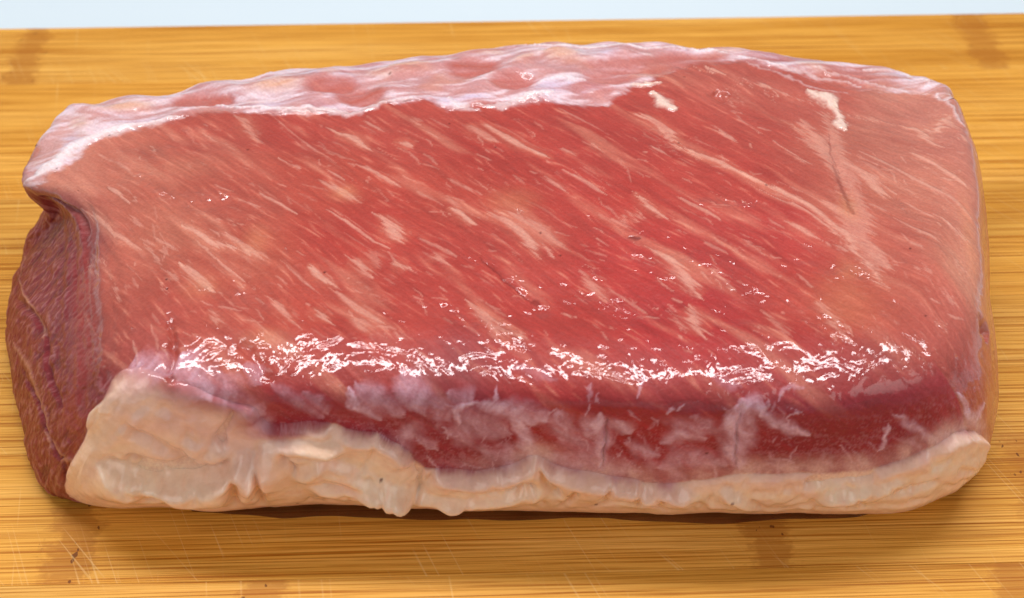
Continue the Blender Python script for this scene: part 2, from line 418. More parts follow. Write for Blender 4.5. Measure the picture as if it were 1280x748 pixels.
def crease(field, pp, depth, wpx):
    pts = np.array([uv_of(*p) for p in pp]); wd = wpx * PX
    ix = near(pts, wd * 3)
    d, f, s = poly_dist(pts, u[ix] + wu[ix] * .5, v[ix] + wv_[ix] * .5)
    field[ix] -= 1.25 * depth * np.exp(-(d / wd) ** 2) * sst(0, 0.15, f) * sst(1, 0.85, f)

# ------------------------------------------------------------------ colours of the lean: what the flesh itself looks like from place to place
SAMP = [(150,190,196,112,90),(60,215,205,140,115),(250,160,184,80,66),(200,230,198,118,95),(300,240,192,96,78),(200,300,192,108,86),(150,350,188,96,78),
 (300,330,188,86,66),(250,390,190,88,72),(400,150,186,72,60),(500,160,186,74,62),(400,230,192,82,64),(450,300,188,66,54),(400,380,188,74,58),
 (550,330,186,62,52),(600,250,190,78,62),(650,200,186,64,54),(750,180,182,62,54),(650,300,188,70,60),(750,250,194,70,60),(800,330,190,58,54),
 (850,400,186,48,50),(700,400,186,58,50),(950,300,190,62,58),(900,230,190,70,60),(950,160,188,78,66),(900,110,192,98,84),(850,150,186,70,60),
 (1000,130,192,98,84),(1100,180,190,116,96),(1150,150,196,126,108),(1050,200,192,98,82),(1150,250,194,114,92),(1200,300,204,136,108),(1100,300,192,92,76),
 (1050,380,192,92,68),(1000,350,190,66,58),(1150,380,188,84,66),(1180,430,184,78,68),(1000,430,182,52,50),(700,470,182,62,58),(450,430,186,64,54),
 (550,510,160,62,66),(450,505,165,66,64),(800,520,172,62,62),(1000,520,158,58,62),(1100,500,160,60,60),(1080,560,160,58,66),(1200,500,175,80,74),(1235,480,185,100,80),
 (160,440,178,82,74),(120,460,160,74,62),(140,400,182,92,74),(90,520,146,56,50),(90,590,140,48,46),(60,600,138,50,46),(60,340,150,78,84),(90,300,150,76,78),(40,420,140,70,76),(70,440,142,74,76),(50,530,146,66,60),(35,500,140,60,58),(80,270,120,40,36)]
acc = np.zeros((NV, 3)); wsum = np.zeros(NV) + 1e-9
for (x, y, *c) in SAMP:
    p = uv_of(x, y); q = ((u - p[0]) ** 2 + (v - p[1]) ** 2) / (0.0095 ** 2)
    k = np.exp(-q) + 1e-3 / (1 + q * q)
    acc += k[:, None] * lin(c); wsum += k
C = acc / wsum[:, None]
C = C * np.array([0.93, 0.80, 0.78])

frontz = sst(1.14, 1.24, r) * isF.ravel()
C = C * (1 - np.outer(frontz, [0.03, 0.45, 0.04]))
# fibre direction: down to the right over the top, turning steep at the left end
steep = sst(-0.085, -0.125, u)
ang = np.radians(-47 - 28 * steep + 10 * sst(0.06, 0.12, u) + 6 * noise2(u * 22, v * 22, 9))
ca, sa = np.cos(ang), np.sin(ang)
# integrate by rotating about local anchors: constant-angle frames blended
def aniso(a_deg, sa_, sb_, seed, octv=2):
    a = math.radians(a_deg); al = u * math.cos(a) + v * math.sin(a); ac = -u * math.sin(a) + v * math.cos(a)
    ac = ac + 0.0016 * noise2(u * 45, v * 45, seed + 40) + 0.0004 * noise2(u * 200, v * 200, seed + 41)
    return fbm(al * sa_, ac * sb_, seed, octv)
def flow(sa_, sb_, seed, octv=2):
    A = aniso(-46, sa_, sb_, seed, octv); B = aniso(-75, sa_, sb_, seed + 5, octv); Cc = aniso(-36, sa_, sb_, seed + 9, octv)
    return A * (1 - steep) * (1 - rgt) + B * steep + Cc * rgt * (1 - steep)
rgt = sst(0.05, 0.09, u)
f_b = flow(28, 150, 11); f_m = flow(55, 420, 12); f_f = flow(120, 1300, 13)
onlean = 1.0
C = C * (1 - 0.10 * sst(-0.11, -0.07, u) * sst(0.115, 0.08, u))[:, None] * (1 + 0.16 * f_m + 0.20 * f_f)[:, None]
blotch = fbm(u * 55, v * 55, 20, 4)
C = C * (1 + np.outer(blotch, [0.18, 0.40, 0.40]) + np.outer(fbm(u * 24, v * 30, 25, 2), [0.06, 0.25, 0.25]))
pale = np.array(lin((222, 148, 122))); paler = np.array(lin((232, 180, 162)))
topz = sst(1.33, 1.12, r)
C = mix(C, pale, topz * 0.34 * sst(0.10, 0.6, f_b + 0.35 * f_m))
C = mix(C, pale * [1.05, 1.12, 1.12], topz * 0.30 * sst(0.32, 0.7, f_m * 0.8 + 0.3 * f_b + 0.25 * f_f))
C = mix(C, pale, topz * 0.4 * sst(0.32, 0.7, f_f + 0.3 * f_m))
C = mix(C, C * [0.80, 0.55, 0.55], topz * 0.55 * sst(0.25, 0.6, flow(40, 260, 31)))

C = mix(C, lin((200, 128, 112)), topz * (0.06 + 0.30 * sst(-0.075, -0.115, u) + 0.38 * sst(0.065, 0.115, u)))
# ------------------------------------------------------------------ traced marbling
MARB = [
 ([(420,164),(440,172),(460,186)],6,.85),([(495,176),(517,185)],5,.8),([(340,146),(365,167),(400,190),(425,205)],2,.5),([(355,200),(378,210)],3,.7),
 ([(440,200),(465,212),(500,235)],3.5,.7),([(405,227),(422,236),(450,253)],7,.75),([(582,155),(600,164),(620,178)],7,.6),([(600,152),(625,165),(650,182),(688,200)],5.5,.85),
 ([(455,151),(472,162)],3,.6),([(407,210),(430,225)],3,.6),([(298,146),(310,160),(320,178)],6,.55),([(788,140),(818,150),(840,165),(850,187)],5,.8),
 ([(800,142),(826,160),(846,184)],4,.7),([(850,187),(875,192),(900,205),(922,216)],5,.8),([(815,184),(838,198)],3,.75),([(868,87),(888,88),(905,96)],4,.95),
 ([(890,160),(918,180)],3,.7),([(692,130),(710,140),(760,170)],2.2,.5),([(708,190),(722,198)],5,.5),([(735,180),(748,187)],5,.5),([(705,215),(740,232),(760,247)],4,.75),
 ([(917,108),(932,103),(952,106),(965,112),(962,126)],3,.85),([(965,112),(985,121),(1022,127)],2.2,.6),([(917,110),(912,130),(925,150),(950,168)],2.5,.5),
 ([(1050,140),(1095,150),(1125,155)],1.8,.55),([(1125,155),(1150,162),(1160,175),(1174,185)],5,.9),([(1157,163),(1170,160),(1187,143)],9,.9),([(1187,143),(1178,150),(1200,165)],6,.6),([(1195,174),(1208,178),(1216,186)],4,.7),
 ([(1005,150),(1022,175),(1046,218)],14,.6),([(1050,200),(1068,208),(1088,224),(1112,246)],9,.75),([(1060,205),(1090,218),(1120,240)],4,.6),
 ([(1032,138),(1042,168),(1052,205),(1074,258),(1086,312)],15,.5),([(1060,262),(1082,300),(1100,345)],10,.5),([(992,157),(1025,195)],3,.6),([(975,180),(1007,205)],3,.6),([(1072,185),(1115,205),(1155,225)],3,.6),([(1125,210),(1170,235),(1217,272)],4,.7),
 ([(1140,190),(1177,210),(1195,225),(1215,240)],5,.8),([(900,162),(920,180)],3,.6),([(900,208),(937,222),(975,237),(1010,257),(1040,277),(1062,297),(1075,320),(1090,337),(1107,365)],5.5,.85),
 ([(960,242),(1000,260),(1035,282),(1060,305)],3,.7),([(1030,250),(1055,265),(1070,290),(1072,320)],14,.5),([(1078,300),(1092,316),(1108,335)],13,.6),([(985,277),(1003,286),(1020,297)],6,.7),
 ([(1175,270),(1195,287),(1217,307)],4,.75),([(1120,272),(1150,288),(1170,302)],2.5,.6),([(1142,325),(1160,350)],3.5,.5),([(1172,360),(1202,392)],3,.5),([(1035,300),(1052,312)],3,.6),
 ([(1022,375),(1040,400),(1050,430)],7,.5),([(607,265),(632,275),(652,290),(665,305),(672,322)],7,.75),([(640,267),(670,282),(692,297),(708,308)],9,.5),([(680,305),(690,322)],4,.6),
 ([(677,220),(705,237)],4,.6),([(792,242),(807,255),(833,270)],4.5,.85),([(842,242),(867,257),(902,275)],4,.75),([(775,277),(800,262)],6,.5),([(765,272),(790,285)],5,.45),
 ([(822,315),(847,335),(860,352),(872,372)],9,.8),([(862,380),(867,400),(872,416)],10,.75),([(890,332),(915,365)],4,.6),([(732,342),(755,375)],7,.55),([(760,360),(810,390)],2.5,.5),
 ([(330,242),(367,267)],3.5,.75),([(405,260),(430,275),(460,295),(485,310)],2.8,.75),([(470,267),(485,275),(510,292)],4.5,.85),([(480,278),(490,287),(501,302)],9,.75),
 ([(440,326),(452,334),(461,343)],9,.7),([(455,315),(475,325)],14,.3),([(490,329),(512,333)],6,.7),([(385,332),(400,347),(418,360)],5,.85),([(422,367),(450,387),(480,406)],5,.6),
 ([(560,258),(577,267),(593,281)],5,.9),([(480,222),(503,236)],3.5,.75),([(525,298),(550,310),(572,322)],4,.5),([(540,317),(552,326)],6,.6),([(300,307),(320,317),(328,325)],8,.6),
 ([(342,375),(368,405)],5,.6),([(392,385),(410,402)],5,.7),([(355,332),(390,360)],2.5,.5),([(585,377),(605,395),(620,412),(657,418)],7,.6),
 ([(107,265),(125,275),(140,292)],8,.6),([(130,232),(145,240),(162,255)],4,.75),([(135,282),(160,302),(175,312)],4,.65),([(195,297),(207,305)],4,.6),([(165,272),(180,285)],4,.5),
 ([(225,282),(247,290),(265,305),(287,310),(320,318)],5,.8),([(280,292),(300,305),(322,322)],4,.6),([(227,332),(245,345),(265,365)],7.5,.85),([(210,340),(222,348)],5,.5),([(110,337),(111,327),(120,322),(132,327)],4,.85),([(107,337),(122,342)],4.5,.85),
 ([(142,352),(145,376)],4,.6),([(270,325),(300,350)],3,.6),([(95,400),(107,395),(117,418)],3.5,.7),([(262,388),(275,410)],5,.5),([(325,420),(350,430),(375,440)],12,.35),([(445,395),(460,420)],7,.45),
 ([(62,430),(70,465),(85,480)],4,.6),([(125,195),(150,205),(168,220)],2.5,.5),([(175,300),(200,330)],2.5,.5),([(300,250),(330,262)],3,.6),([(255,270),(300,278)],3,.4),
 ([(955,390),(985,420)],6,.4),([(1000,345),(1015,360)],3.5,.5),([(930,300),(950,318)],3,.5),([(875,300),(905,315)],4,.4),([(540,150),(560,158)],3,.4),([(520,240),(548,252)],3,.5),([(560,225),(600,240)],3,.5),
 ([(1130,300),(1155,312)],3,.5),([(1190,330),(1215,350)],3,.5),([(1140,255),(1175,275)],2.5,.55),([(1090,255),(1120,268)],3,.5),
]
pf = np.zeros(NV)
for pp, wd, am in MARB: stroke(pf, pp, wd * 0.85, am, 0.4, fr_on=True)
# finer companions beside each traced streak, along its own run
for pp, wd, am in MARB:
    for k in range(2):
        ox, oy = rng.normal(0, 9, 2); s = rng.uniform(0.35, 0.8)
        c = np.mean(pp, 0)
        q = [((x - c[0]) * s + c[0] + ox * 1.2, (y - c[1]) * s + c[1] + oy) for x, y in pp]
        if 140 < q[0][0] < 1210 and q[0][1] > 135: stroke(pf, q, max(1.2, wd * 0.28), am * 0.42, 0.1, fr_on=True)
for k in range(620):
    x, y = rng.uniform(150, 1205), rng.uniform(142, 440)
    if rng.random() > 0.35 + 0.65 * (noise2(np.array([x / 90.0]), np.array([y / 60.0]), 77)[0] > -0.05): continue
    a = math.radians(rng.normal(33, 13) + (28 if x < 220 else 0)); L = rng.gamma(2.0, 6.0) + 3
    bend = rng.normal(0, 0.12)
    q = [(x + L * t * math.cos(a + bend * t), y + L * t * math.sin(a + bend * t)) for t in (0, 0.5, 1.0)]
    stroke(pf, q, rng.uniform(0.9, 2.1), rng.uniform(0.2, 0.55), 0.45, fr_on=rng.random() < 0.3)
spl = 0.72 + 0.28 * sst(-0.35, 0.15, flow(160, 1500, 51))
halo = np.zeros(NV)
for pp, wd, am in MARB:
    if wd > 4: stroke(halo, pp, wd * 3.2, am * 0.5, soft=0.0)
C = mix(C, lin((214, 132, 104)), halo * 0.55)
C = mix(C, paler * [0.96, 0.90, 0.86], np.clip(pf * spl * 1.05, 0, 1) * 0.70)
# solid fat flecks
ff_ = np.zeros(NV)
for pp, wd, am in [([(1012,112),(1026,118),(1040,126),(1050,134)],13,1),([(1036,120),(1044,140),(1048,152),(1062,164)],9,1),([(1044,148),(1058,158)],8,.9),([(818,118),(826,126),(838,134),(848,137)],12,1),([(788,110),(805,107),(822,105)],7,.85),([(800,104),(815,108)],8,.8)]:
    stroke(ff_, pp, wd * 1.1, am, 0.0, wp=1.8)
C = mix(C, lin((238, 208, 192)), np.clip(ff_ * 1.1, 0, 0.92))
# orange-tan translucent patches
tan_ = np.zeros(NV)
for (x, y, rx, ry, a) in [(1055,372,40,40,.28),(1060,255,16,22,.6),(320,300,22,22,.4),(250,360,30,18,.3),(640,250,40,20,.35),(430,240,20,12,.5),(1215,300,16,60,.5),(1060,340,22,20,.4),(330,420,30,12,.4),(750,100,20,8,.3)]:
    blob(tan_, x, y, rx, ry, a, 0.0)
C = mix(C, lin((212, 138, 98)), tan_ * 0.8)
# dark creases and blood, plus painted shade under the overhanging left tip
dk = np.zeros(NV)
for pp, wd, am in [([(1036,162),(1038,190),(1046,208),(1050,216)],1.5,.4),([(1041,205),(1054,238),(1068,266)],5,.40),([(600,320),(640,355),(670,382)],2,.6),([(785,295),(800,298)],5,.7),([(662,375),(672,380)],6,.6),
   ([(58,248),(75,252),(95,258),(102,268)],5,.75),([(930,505),(922,540),(918,590)],0.9,.7),([(758,540),(755,585)],0.9,.5),([(85,262),(100,285),(108,300)],4,.5),([(210,466),(215,480)],2,.5)]:
    stroke(dk, pp, wd, am, 0.2)
C = mix(C, lin((110, 20, 16)), dk)
# ------------------------------------------------------------------ milky membrane over the front face
HAZE = [([(445,480),(470,500),(500,515)],14,.45),([(500,465),(520,490),(525,515)],20,.5),([(430,488),(460,508),(476,521)],7,.65),([(560,490),(590,500)],14,.4),([(555,538),(600,528),(632,540)],20,.45),
 ([(600,505),(650,515),(684,526)],16,.7),([(640,505),(648,530),(660,560),(668,576)],9,.8),([(690,515),(705,530),(722,545)],17,.5),([(746,520),(750,545),(752,585)],12,.85),([(768,528),(785,545)],12,.55),
 ([(690,572),(740,582),(800,590)],18,.45),([(828,552),(850,540),(880,546)],11,.55),([(815,582),(870,572),(905,584)],16,.5),([(925,503),(922,540),(920,590)],15,.8),([(945,513),(970,530),(1006,543)],9,.75),
 ([(925,500),(955,512)],12,.6),([(1000,590),(960,575)],8,.4),([(575,527),(570,514),(585,508),(602,504)],7,.85),([(1110,530),(1110,545),(1106,556),(1096,563)],3.2,.95),([(1115,515),(1140,535),(1165,546),(1184,540)],8,.55),
 ([(1200,493),(1205,515),(1216,527),(1229,503)],10,.7),([(600,560),(640,570)],14,.35),([(700,545),(735,565)],15,.4),([(345,480),(375,505),(400,520)],10,.3),([(380,490),(410,515)],8,.35),([(520,540),(545,560)],6,.4),
 ([(270,470),(290,500),(320,520)],16,.4),([(160,455),(185,465),(215,462)],22,.55),([(225,440),(245,470),(260,500)],14,.6),([(300,460),(330,475)],9,.4),([(530,500),(560,520)],16,.35),([(780,560),(820,565)],12,.45),([(860,520),(890,530)],6,.3),
 ([(1050,556),(1068,585)],2,.5),([(1065,560),(1078,583)],2,.4),([(1085,545),(1100,560)],2,.4),([(1120,545),(1150,560)],5,.3),([(1030,565),(1040,588)],3,.35),([(880,470),(930,480)],5,.2),([(640,460),(700,470)],6,.2)]
hz = np.zeros(NV)
for pp, wd, am in HAZE: stroke(hz, pp, wd * 1.35, min(1, am * 1.25), 0.0, wp=1.4)
web = 1 - sst(0.0, 0.16, np.abs(fbm(u * 170 + 3 * wu * 900, v * 170, 71, 2)))
frz = sst(1.24, 1.34, r) * sst(-0.10, -0.08, u) * (v < 0) * visible
cloud = sst(0.0, 0.45, fbm(u * 110, v * 75, 72, 4))
frm = frz * sst(0.055, 0.045, u + 0.004 * noise2(u * 80, v * 80, 73))
hz = np.maximum(hz, frm * 0.62 * cloud) * (0.82 + 0.30 * fbm(u * 260, v * 160, 74, 3))
hz *= 0.72 + 0.55 * sst(-0.4, 0.5, fbm(u * 520 + 2 * noise2(u * 90, v * 90, 78), v * 230, 76, 3))
for k in range(90):
    x, y = rng.uniform(400, 1000), rng.uniform(498, 592)
    a = math.radians(rng.choice([20, 45, 80, -60]) + rng.normal(0, 15)); L = rng.uniform(8, 34); bd = rng.normal(0, 0.4)
    q = [(x + L * t * math.cos(a + bd * t), y + L * t * math.sin(a + bd * t)) for t in (0, .35, .7, 1)]
    stroke(hz, q, rng.uniform(0.9, 2.6), rng.uniform(0.25, 0.6), 0.2, wp=1.2)
hz = np.maximum(hz, frz * 0.16 * web)
C = mix(C, lin((222, 178, 192)), np.clip(hz * 1.1, 0, 1) * 0.92)

# ------------------------------------------------------------------ fat cap region
FAT = [(82,612),(86,588),(94,568),(106,546),(112,520),(130,500),(138,478),(152,464),(176,456),(200,464),(218,472),(242,481),(264,493),(292,500),(316,504),(322,520),(336,530),(352,530),(390,526),(420,528),
 (442,540),(470,540),(492,549),(512,560),(522,572),(536,582),(560,585),(590,588),(620,585),(650,578),(668,570),(692,583),(715,590),(760,597),(792,599),(830,606),(866,600),(900,598),(940,592),(985,592),(1030,592),
 (1080,586),(1120,576),(1160,556),(1186,542),(1212,536),(1228,545),(1234,562),(1226,590),(1200,612),(1150,636),(1060,650),(860,651),(640,650),(420,646),(240,650),(150,640),(110,628)]
sdf = region(FAT, 0.012)
low = (v < 0) & (r > 1.6)
fat_in = np.where((r > 1.60) & (v < -0.05) & (sdf > -0.011), np.maximum(sdf, 0.004 * sst(1.6, 1.7, r)), sdf)
fat_in = sdf.copy()
foot = (r > 1.78) & isF.ravel() & (jj.ravel() > 0.15) & (jj.ravel() < 6.3)
fat_in[foot] = np.maximum(fat_in[foot], 0.003)
shtop = np.zeros(NV); stroke(shtop, [(140, 476), (180, 464), (250, 490), (316, 508)], 68, 1.0, 0.3, False)
fm = sst(-0.0003, 0.0007 + 0.0055 * shtop, fat_in + 0.0012 * shtop * fbm(u * 200, v * 120, 85, 3))
near_f = frz * sst(-0.0075, 0.0, sdf) * sst(-0.02, 0.01, u) * (0.45 + 0.75 * sst(-0.3, 0.4, fbm(u * 160, v * 110, 86, 4)))
C = mix(C, lin((224, 178, 168)), np.clip(near_f, 0, 1) * 0.75)
fcol = np.array(lin((247, 210, 181)))
FC = np.tile(fcol, (NV, 1)) * (1 + 0.07 * fbm(u * 60, v * 90, 80, 4) + 0.05 * fbm(u * 400, v * 400, 81, 3))[:, None]
pink = sst(0.0045, 0.0, fat_in) * 0.55 + 0.35 * sst(0.1, 0.6, fbm(u * 110, v * 110, 82, 3))
sheet = np.zeros(NV); stroke(sheet, [(170, 490), (230, 520), (290, 545)], 62, 1.0, 0.2, False)
pink = np.clip(pink + 0.75 * sheet * (0.7 + fbm(u * 90, v * 90, 83, 3)), 0, 1)
FC = mix(FC, lin((222, 170, 164)), pink * 0.85)
veins = 1 - sst(0.0, 0.07, np.abs(fbm(u * 120, v * 260, 84, 3)))
FC = mix(FC, lin((222, 168, 124)), 0.18 * veins)
rl = np.zeros(NV); crs = np.zeros(NV)
C = mix(C, FC, fm)

# ------------------------------------------------------------------ silver membrane along the far rim
SIL = [(26,243),(46,234),(70,217),(98,197),(108,182),(150,163),(200,154),(258,143),(300,142),(340,146),(400,142),(440,143),(472,134),(520,126),(560,136),(600,132),(640,132),(680,124),(720,132),(760,129),(782,118),(800,104),(850,84),(910,78),(960,84),(1020,98),(1080,112),(1150,116),
 (1195,135),(1166,101),(1140,88),(1100,80),(1000,72),(935,62),(910,56),(850,58),(700,54),(610,63),(510,73),(420,85),(340,92),(260,102),(196,120),(140,125),(85,138),(50,180),(26,222)]
ssd = region(SIL, 0.010)
brm = (r > 1.0) & ((v > 0.0) | (isB.ravel())) & (jj.ravel() > 9.6) & (jj.ravel() < 17.55)
ssd = np.where(brm & (r > 1.12), np.maximum(ssd, 0.004), ssd)
ssd = np.where(isL.ravel() & (r > 1.20) & (jj.ravel() > 17.6), -0.01, ssd)
win = np.zeros(NV); tanw = np.zeros(NV); lil = np.zeros(NV)
for (x, y, rx, ry, a) in [(248,127,30,7,1),(270,126,20,5,.8),(415,107,26,9,1),(452,119,26,9,.9),(590,83,26,11,1),(640,100,24,9,.8),(790,80,50,9,.75),(760,95,30,8,.6),(860,75,50,8,.8),(960,92,60,7,.6),(1060,100,60,7,.5),(740,110,20,9,.4)]: blob(win, x, y, rx * 1.3, ry * 1.7, a, 0.6)
for (x, y, rx, ry, a) in [(345,107,36,8,.8),(510,84,32,9,.8),(700,68,26,9,.9),(655,72,16,7,.6),(150,135,34,5,.6),(100,150,20,8,.5),(470,115,12,6,.5)]: blob(tanw, x, y, rx * 1.3, ry * 1.7, a, 0.2)
for (x, y, rx, ry, a) in [(735,110,16,12,1),(760,65,22,12,.6),(690,105,40,14,.6),(330,132,50,8,.7),(400,135,40,8,.6),(560,125,40,10,.6),(390,92,25,8,.7),(1130,92,40,9,.7),(1000,75,60,6,.5),(590,122,30,6,.8),(180,150,40,8,.6),(90,175,20,20,.6)]: blob(lil, x, y, rx, ry, a, 0.0)
ssd = ssd + 0.0022 * fbm(u * 110, v * 160, 95, 3) * (ssd < 0.006)
sm = sst(-0.0010, 0.0020, ssd + 0.0012 * aniso(-40, 120, 900, 98, 2))
rightfade = sst(0.02, 0.075, u)
sfib = aniso(14, 40, 420, 91, 3); sfib2 = aniso(-12, 70, 900, 92, 2); sbig = fbm(u * 75, v * 120, 96, 3)
smr = sm * (1 - 0.55 * rightfade * sst(-0.3, 0.3, -sfib)) * 0.95
smr_f = lambda hl: 0.36 + 0.64 * sst(-0.25, 0.38, sfib * 0.8 + 0.8 * sbig + 0.3 * sfib2 + 0.9 * hl + 0.45 * lil + 0.3 * tanw - 0.5 * win)
SC = np.tile(np.array(lin((228, 204, 210))), (NV, 1)) * (1 + 0.22 * sfib + 0.20 * sfib2)[:, None]
SC = mix(SC, lin((205, 186, 212)), np.clip(lil + 0.25 * sst(0, 0.5, fbm(u * 60, v * 60, 93, 2)), 0, 1) * 0.8)
SC = mix(SC, lin((226, 184, 160)), 0.6 * sst(0.05, 0.5, fbm(u * 70, v * 110, 94, 3)))
SC = mix(SC, lin((216, 158, 122)), tanw * 0.85 * (0.75 + 0.5 * sst(-0.2, 0.3, sfib)))
SC = mix(SC, lin((186, 98, 88)), np.clip(win * 1.05, 0, 1) * (0.80 + 0.2 * sst(0, 0.4, -sfib)))
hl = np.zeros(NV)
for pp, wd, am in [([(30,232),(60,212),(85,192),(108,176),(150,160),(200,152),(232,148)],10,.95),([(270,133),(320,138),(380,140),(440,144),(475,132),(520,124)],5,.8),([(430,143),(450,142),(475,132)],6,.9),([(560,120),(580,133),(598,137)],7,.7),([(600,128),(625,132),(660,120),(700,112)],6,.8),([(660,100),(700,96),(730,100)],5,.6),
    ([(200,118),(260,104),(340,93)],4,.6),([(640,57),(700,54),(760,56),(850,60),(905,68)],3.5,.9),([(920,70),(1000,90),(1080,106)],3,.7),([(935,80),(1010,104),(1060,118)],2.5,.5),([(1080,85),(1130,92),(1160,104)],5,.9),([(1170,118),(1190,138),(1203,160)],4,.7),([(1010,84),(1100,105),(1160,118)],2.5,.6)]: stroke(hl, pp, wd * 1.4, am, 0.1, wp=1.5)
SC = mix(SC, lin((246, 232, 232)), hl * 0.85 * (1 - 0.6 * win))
C = mix(C, lin((205, 132, 116)), sm * 0.35 * (1 - rightfade))
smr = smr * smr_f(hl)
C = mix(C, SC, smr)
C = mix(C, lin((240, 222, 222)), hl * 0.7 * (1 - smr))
# left end: purplish, stringy
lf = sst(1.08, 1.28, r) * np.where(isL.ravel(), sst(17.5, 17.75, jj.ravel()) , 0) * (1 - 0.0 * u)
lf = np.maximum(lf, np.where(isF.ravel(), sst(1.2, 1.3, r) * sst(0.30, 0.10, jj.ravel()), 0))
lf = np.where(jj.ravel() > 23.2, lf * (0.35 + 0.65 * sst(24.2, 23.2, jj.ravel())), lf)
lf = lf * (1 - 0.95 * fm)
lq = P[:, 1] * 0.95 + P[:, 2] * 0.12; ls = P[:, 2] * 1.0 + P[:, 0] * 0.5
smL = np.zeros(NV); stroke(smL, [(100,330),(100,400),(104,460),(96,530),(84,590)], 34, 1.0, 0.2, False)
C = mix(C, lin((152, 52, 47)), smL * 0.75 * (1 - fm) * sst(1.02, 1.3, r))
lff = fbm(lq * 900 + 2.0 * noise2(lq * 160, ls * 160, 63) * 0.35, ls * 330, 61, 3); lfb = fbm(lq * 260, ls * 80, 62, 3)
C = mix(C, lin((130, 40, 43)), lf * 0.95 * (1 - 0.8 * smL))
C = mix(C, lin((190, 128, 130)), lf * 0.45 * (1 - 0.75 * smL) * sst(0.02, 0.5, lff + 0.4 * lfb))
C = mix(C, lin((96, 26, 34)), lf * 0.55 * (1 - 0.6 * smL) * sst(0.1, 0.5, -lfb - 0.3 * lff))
seam = np.zeros(NV)
for pp, wd, am in [([(25,345),(37,380),(50,405),(56,430)],5,.6),([(18,430),(38,460),(50,505),(62,550)],10,.42),([(62,560),(80,575),(95,578)],7,.5)]: stroke(seam, pp, wd, am, 0.0)
C = mix(C, lin((205, 148, 122)), seam)

# tiny dark specks on the flesh and fat
spk = np.zeros(NV)
SPK = [(207,349),(208,361),(309,187),(405,342),(562,154),(487,94),(136,168),(72,212),(98,239),(95,482),(745,624),(372,624),(478,588),(543,621),(710,607),(957,231),(1137,311),(1157,394),(848,178),(701,318),(855,97),(675,290),(620,183),(883,568),(914,613),(1077,616)]
for (x, y) in SPK: 
    c = uv_of(x, y); ix = np.where((np.abs(u - c[0]) < .001) & (np.abs(v - c[1]) < .001))[0]
    q = np.hypot(u[ix] - c[0], v[ix] - c[1]) / 0.00034; spk[ix] = np.maximum(spk[ix], 1 - sst(0.5, 1.2, q))
C = mix(C, lin((84, 14, 10)), spk * 0.85)
C = np.clip(C, 0.004, 0.9)

# ------------------------------------------------------------------ relief
disp = 0.0008 * noise2(u * 30, v * 30, 101) + 0.00035 * noise2(u * 85, v * 85, 102) + 0.00010 * fbm(u * 240, v * 240, 103, 2)
disp = disp * (0.5 + 0.5 * sst(1.95, 1.8, r))
disp += (0.00008 * f_m + 0.00002 * f_f) * topz
disp += 0.00016 * pf + 0.0006 * ff_ + 0.0002 * hz - 0.00012 * spk
disp += lf * (0.00045 * lfb + 0.00030 * lff) + 0.0005 * seam
# wet dimples and ridges where the photo glints
gl = np.zeros(NV)
for pp, wd in [([(740,290),(775,292),(800,292)],12),([(790,315),(830,345)],14),([(880,250),(940,252)],10),([(860,320),(910,340),(945,365)],26),([(560,390),(600,405),(650,420)],22),([(740,370),(800,400)],22),([(900,400),(960,430)],26),([(1000,330),(1080,345)],14),([(180,220),(215,245),(280,240)],14),([(230,160),(250,162)],10),([(640,350),(680,390)],14),([(1010,390),(1060,430)],24),([(140,420),(300,440),(460,455)],36),([(480,460),(640,465),(800,480),(1000,485),(1120,460),(1180,440)],32)]:
    stroke(gl, pp, wd, 1.75 if wd < 30 else 0.72, 0.1, False)
for k in range(170):
    x, y = rng.uniform(150, 1200), 470 - abs(rng.normal(0, 110))
    if y < 150: continue
    a = math.radians(rng.normal(25, 20)); L = rng.uniform(2, 12)
    stroke(gl, [(x, y), (x + L * math.cos(a), y + L * math.sin(a))], rng.uniform(3, 6), rng.uniform(0.9, 1.7), 0.0, False)
rip = fbm(u * 210 + wu * 200, v * 270, 111, 2)
disp += gl * 0.00008 * rip
# long cords running down over the front left rim
crd = aniso(-78, 18, 190, 112, 2)
disp += 0.0007 * sst(-0.05, -0.075, u) * sst(1.0, 1.1, r) * sst(1.4, 1.3, r) * crd * (v < 0.0)
crease(disp, [(213,398),(214,430),(212,470)], .0010, 4); crease(disp, [(300,425),(325,460),(345,480)], .0005, 5)
crease(disp, [(1036,160),(1038,190),(1050,218),(1068,268)], .0004, 6); crease(disp, [(600,320),(640,355),(672,382)], .0004, 3)
crease(disp, [(190,240),(215,250),(250,253),(300,246)], .00035, 12); crease(disp, [(50,247),(80,253),(100,266),(108,300)], .0008, 5)
crease(disp, [(890,115),(900,126),(912,118)], .0008, 7); crease(disp, [(758,520),(757,550),(753,590)], .0006, 2); crease(disp, [(926,500),(922,545),(918,592)], .0006, 2)
crease(disp, [(1222,400),(1230,412),(1234,425)], .0016, 7)
crease(disp, [(22,340),(40,390),(58,425),(62,470),(75,520)], .0007, 6); crease(disp, [(20,440),(45,500),(70,570),(90,610)], .0005, 6)
crease(disp, [(210,462),(216,482)], .0006, 3)
# far rim: knobbly pockets
disp += -0.0011 * win * sm + 0.0012 * tanw * sm + 0.0011 * sm * noise2(u * 95, v * 130, 97) + 0.00012 * sm * sfib + 0.0004 * hl
